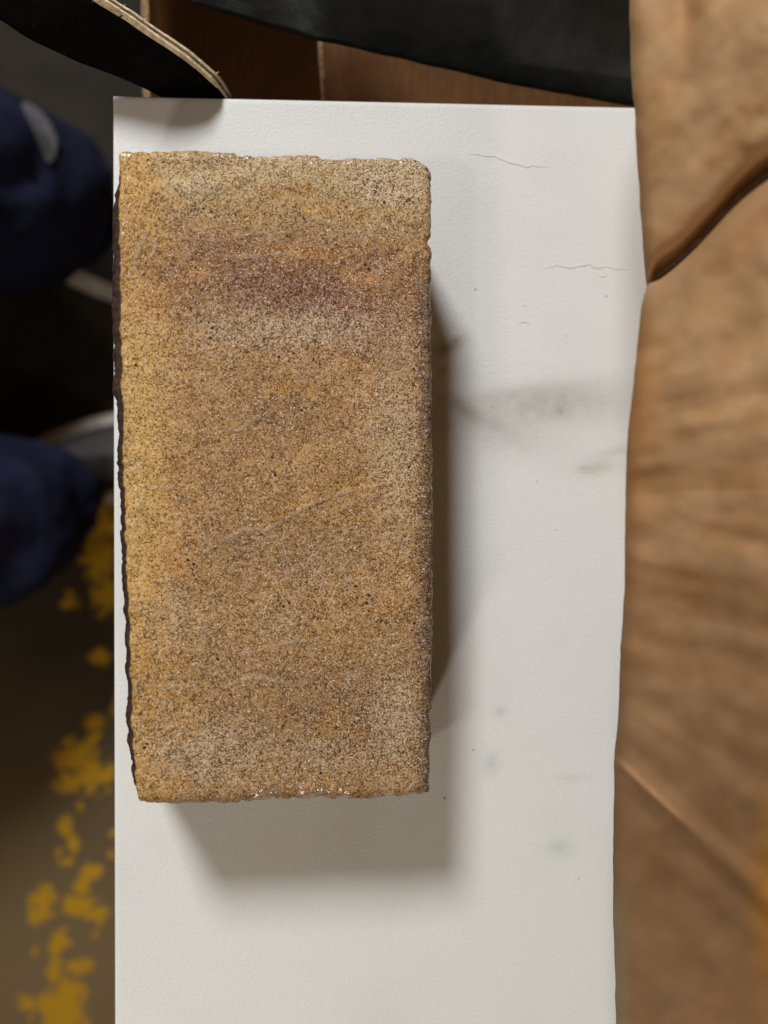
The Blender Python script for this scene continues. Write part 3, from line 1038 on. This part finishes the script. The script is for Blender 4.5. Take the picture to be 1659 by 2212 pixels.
# cloth folds
co = np.empty(len(tr_.data.vertices) * 3)
tr_.data.vertices.foreach_get('co', co)
co = co.reshape(-1, 3)
md = tr_.data
nrm = np.array([v.normal[:] for v in md.vertices])
co += nrm * (0.045 * (fbm(co[:, 1] * 16, co[:, 2] * 22 + co[:, 0] * 12, 401, 4) - 0.5))[:, None]
md.vertices.foreach_set('co', co.ravel())
md.update()


bpy.context.view_layer.update()
pv, pf = [], []
for a_ in range(28):
    for b_ in range(9):
        f_, g_ = (a_ / 27 - 0.5) * 2, (b_ / 8 - 0.5) * 2
        wd = 20 * math.sqrt(max(0.02, 1 - f_ * f_))
        sx_ = 92 + 30 * f_ - 16 * f_ * f_ + g_ * wd * 0.9
        sy_ = 288 + 62 * f_ - g_ * wd * 0.45
        d_ = P(sx_, sy_, -0.3) - np.array([0, 0, CAM_H])
        hit, loc, nn_, _i = tr_.ray_cast(tr_.matrix_world.inverted() @ Vector((0, 0, CAM_H)), Vector(d_).normalized())
        pv.append(tuple(loc + nn_ * 0.003) if hit else None)
if all(pv):
    bd = link('leg_highlight', pv, grid_faces(28, 9), M_HIGHLIGHT)  # grey shape laid on the cloth as the leg's pale highlight
    bd.parent = tr_


def shoe(cx, cy, side):
    """shoe: upper over a pale rounded sole, toe towards +x"""
    sole_v, fs = [], []
    K = 36
    prof = [(0.0, 0.0), (1.0, 0.001), (1.08, 0.010), (1.08, 0.024), (0.98, 0.030), (0.0, 0.030)]
    ring_pts = []
    for k in range(K):
        a = 2 * math.pi * k / K
        x = math.cos(a) * 0.142
        w = 0.049 + 0.007 * math.cos(a) - 0.006 * math.cos(2 * a)
        ring_pts.append((x, math.sin(a) * w + side * 0.012 * math.cos(a) ** 2))
    for (s, z_) in prof:
        for (x, y) in ring_pts:
            sole_v.append((cx + x * s, cy + y * s, FZ + z_))
    for r_ in range(len(prof) - 1):
        for k in range(K):
            k2 = (k + 1) % K
            fs.append((r_ * K + k, r_ * K + k2, (r_ + 1) * K + k2, (r_ + 1) * K + k))
    up_v, uf = [], []
    up = [(0.80, 0.030), (0.78, 0.045), (0.70, 0.062), (0.55, 0.078), (0.0, 0.088)]
    for (s, z_) in up:
        for (x, y) in ring_pts:
            lift = 1.0 if x < 0.02 else 1 - 0.35 * (x - 0.02) / 0.12
            up_v.append((cx + x * s, cy + y * s, FZ + 0.030 + (z_ - 0.030) * lift))
    for r_ in range(len(up) - 1):
        for k in range(K):
            k2 = (k + 1) % K
            uf.append((r_ * K + k, r_ * K + k2, (r_ + 1) * K + k2, (r_ + 1) * K + k))
    sh = adopt(link('shoe', up_v, uf, M_SHOE), person)
    so = link('sole', sole_v, fs, M_SOLE)
    so.parent = sh
    return sh


for (sx_, sy_, sd_) in ((330, 566, 1), (290, 990, -1)):
    c_ = P(sx_, sy_, FZ + 0.02)
    shoe(c_[0], c_[1], sd_)
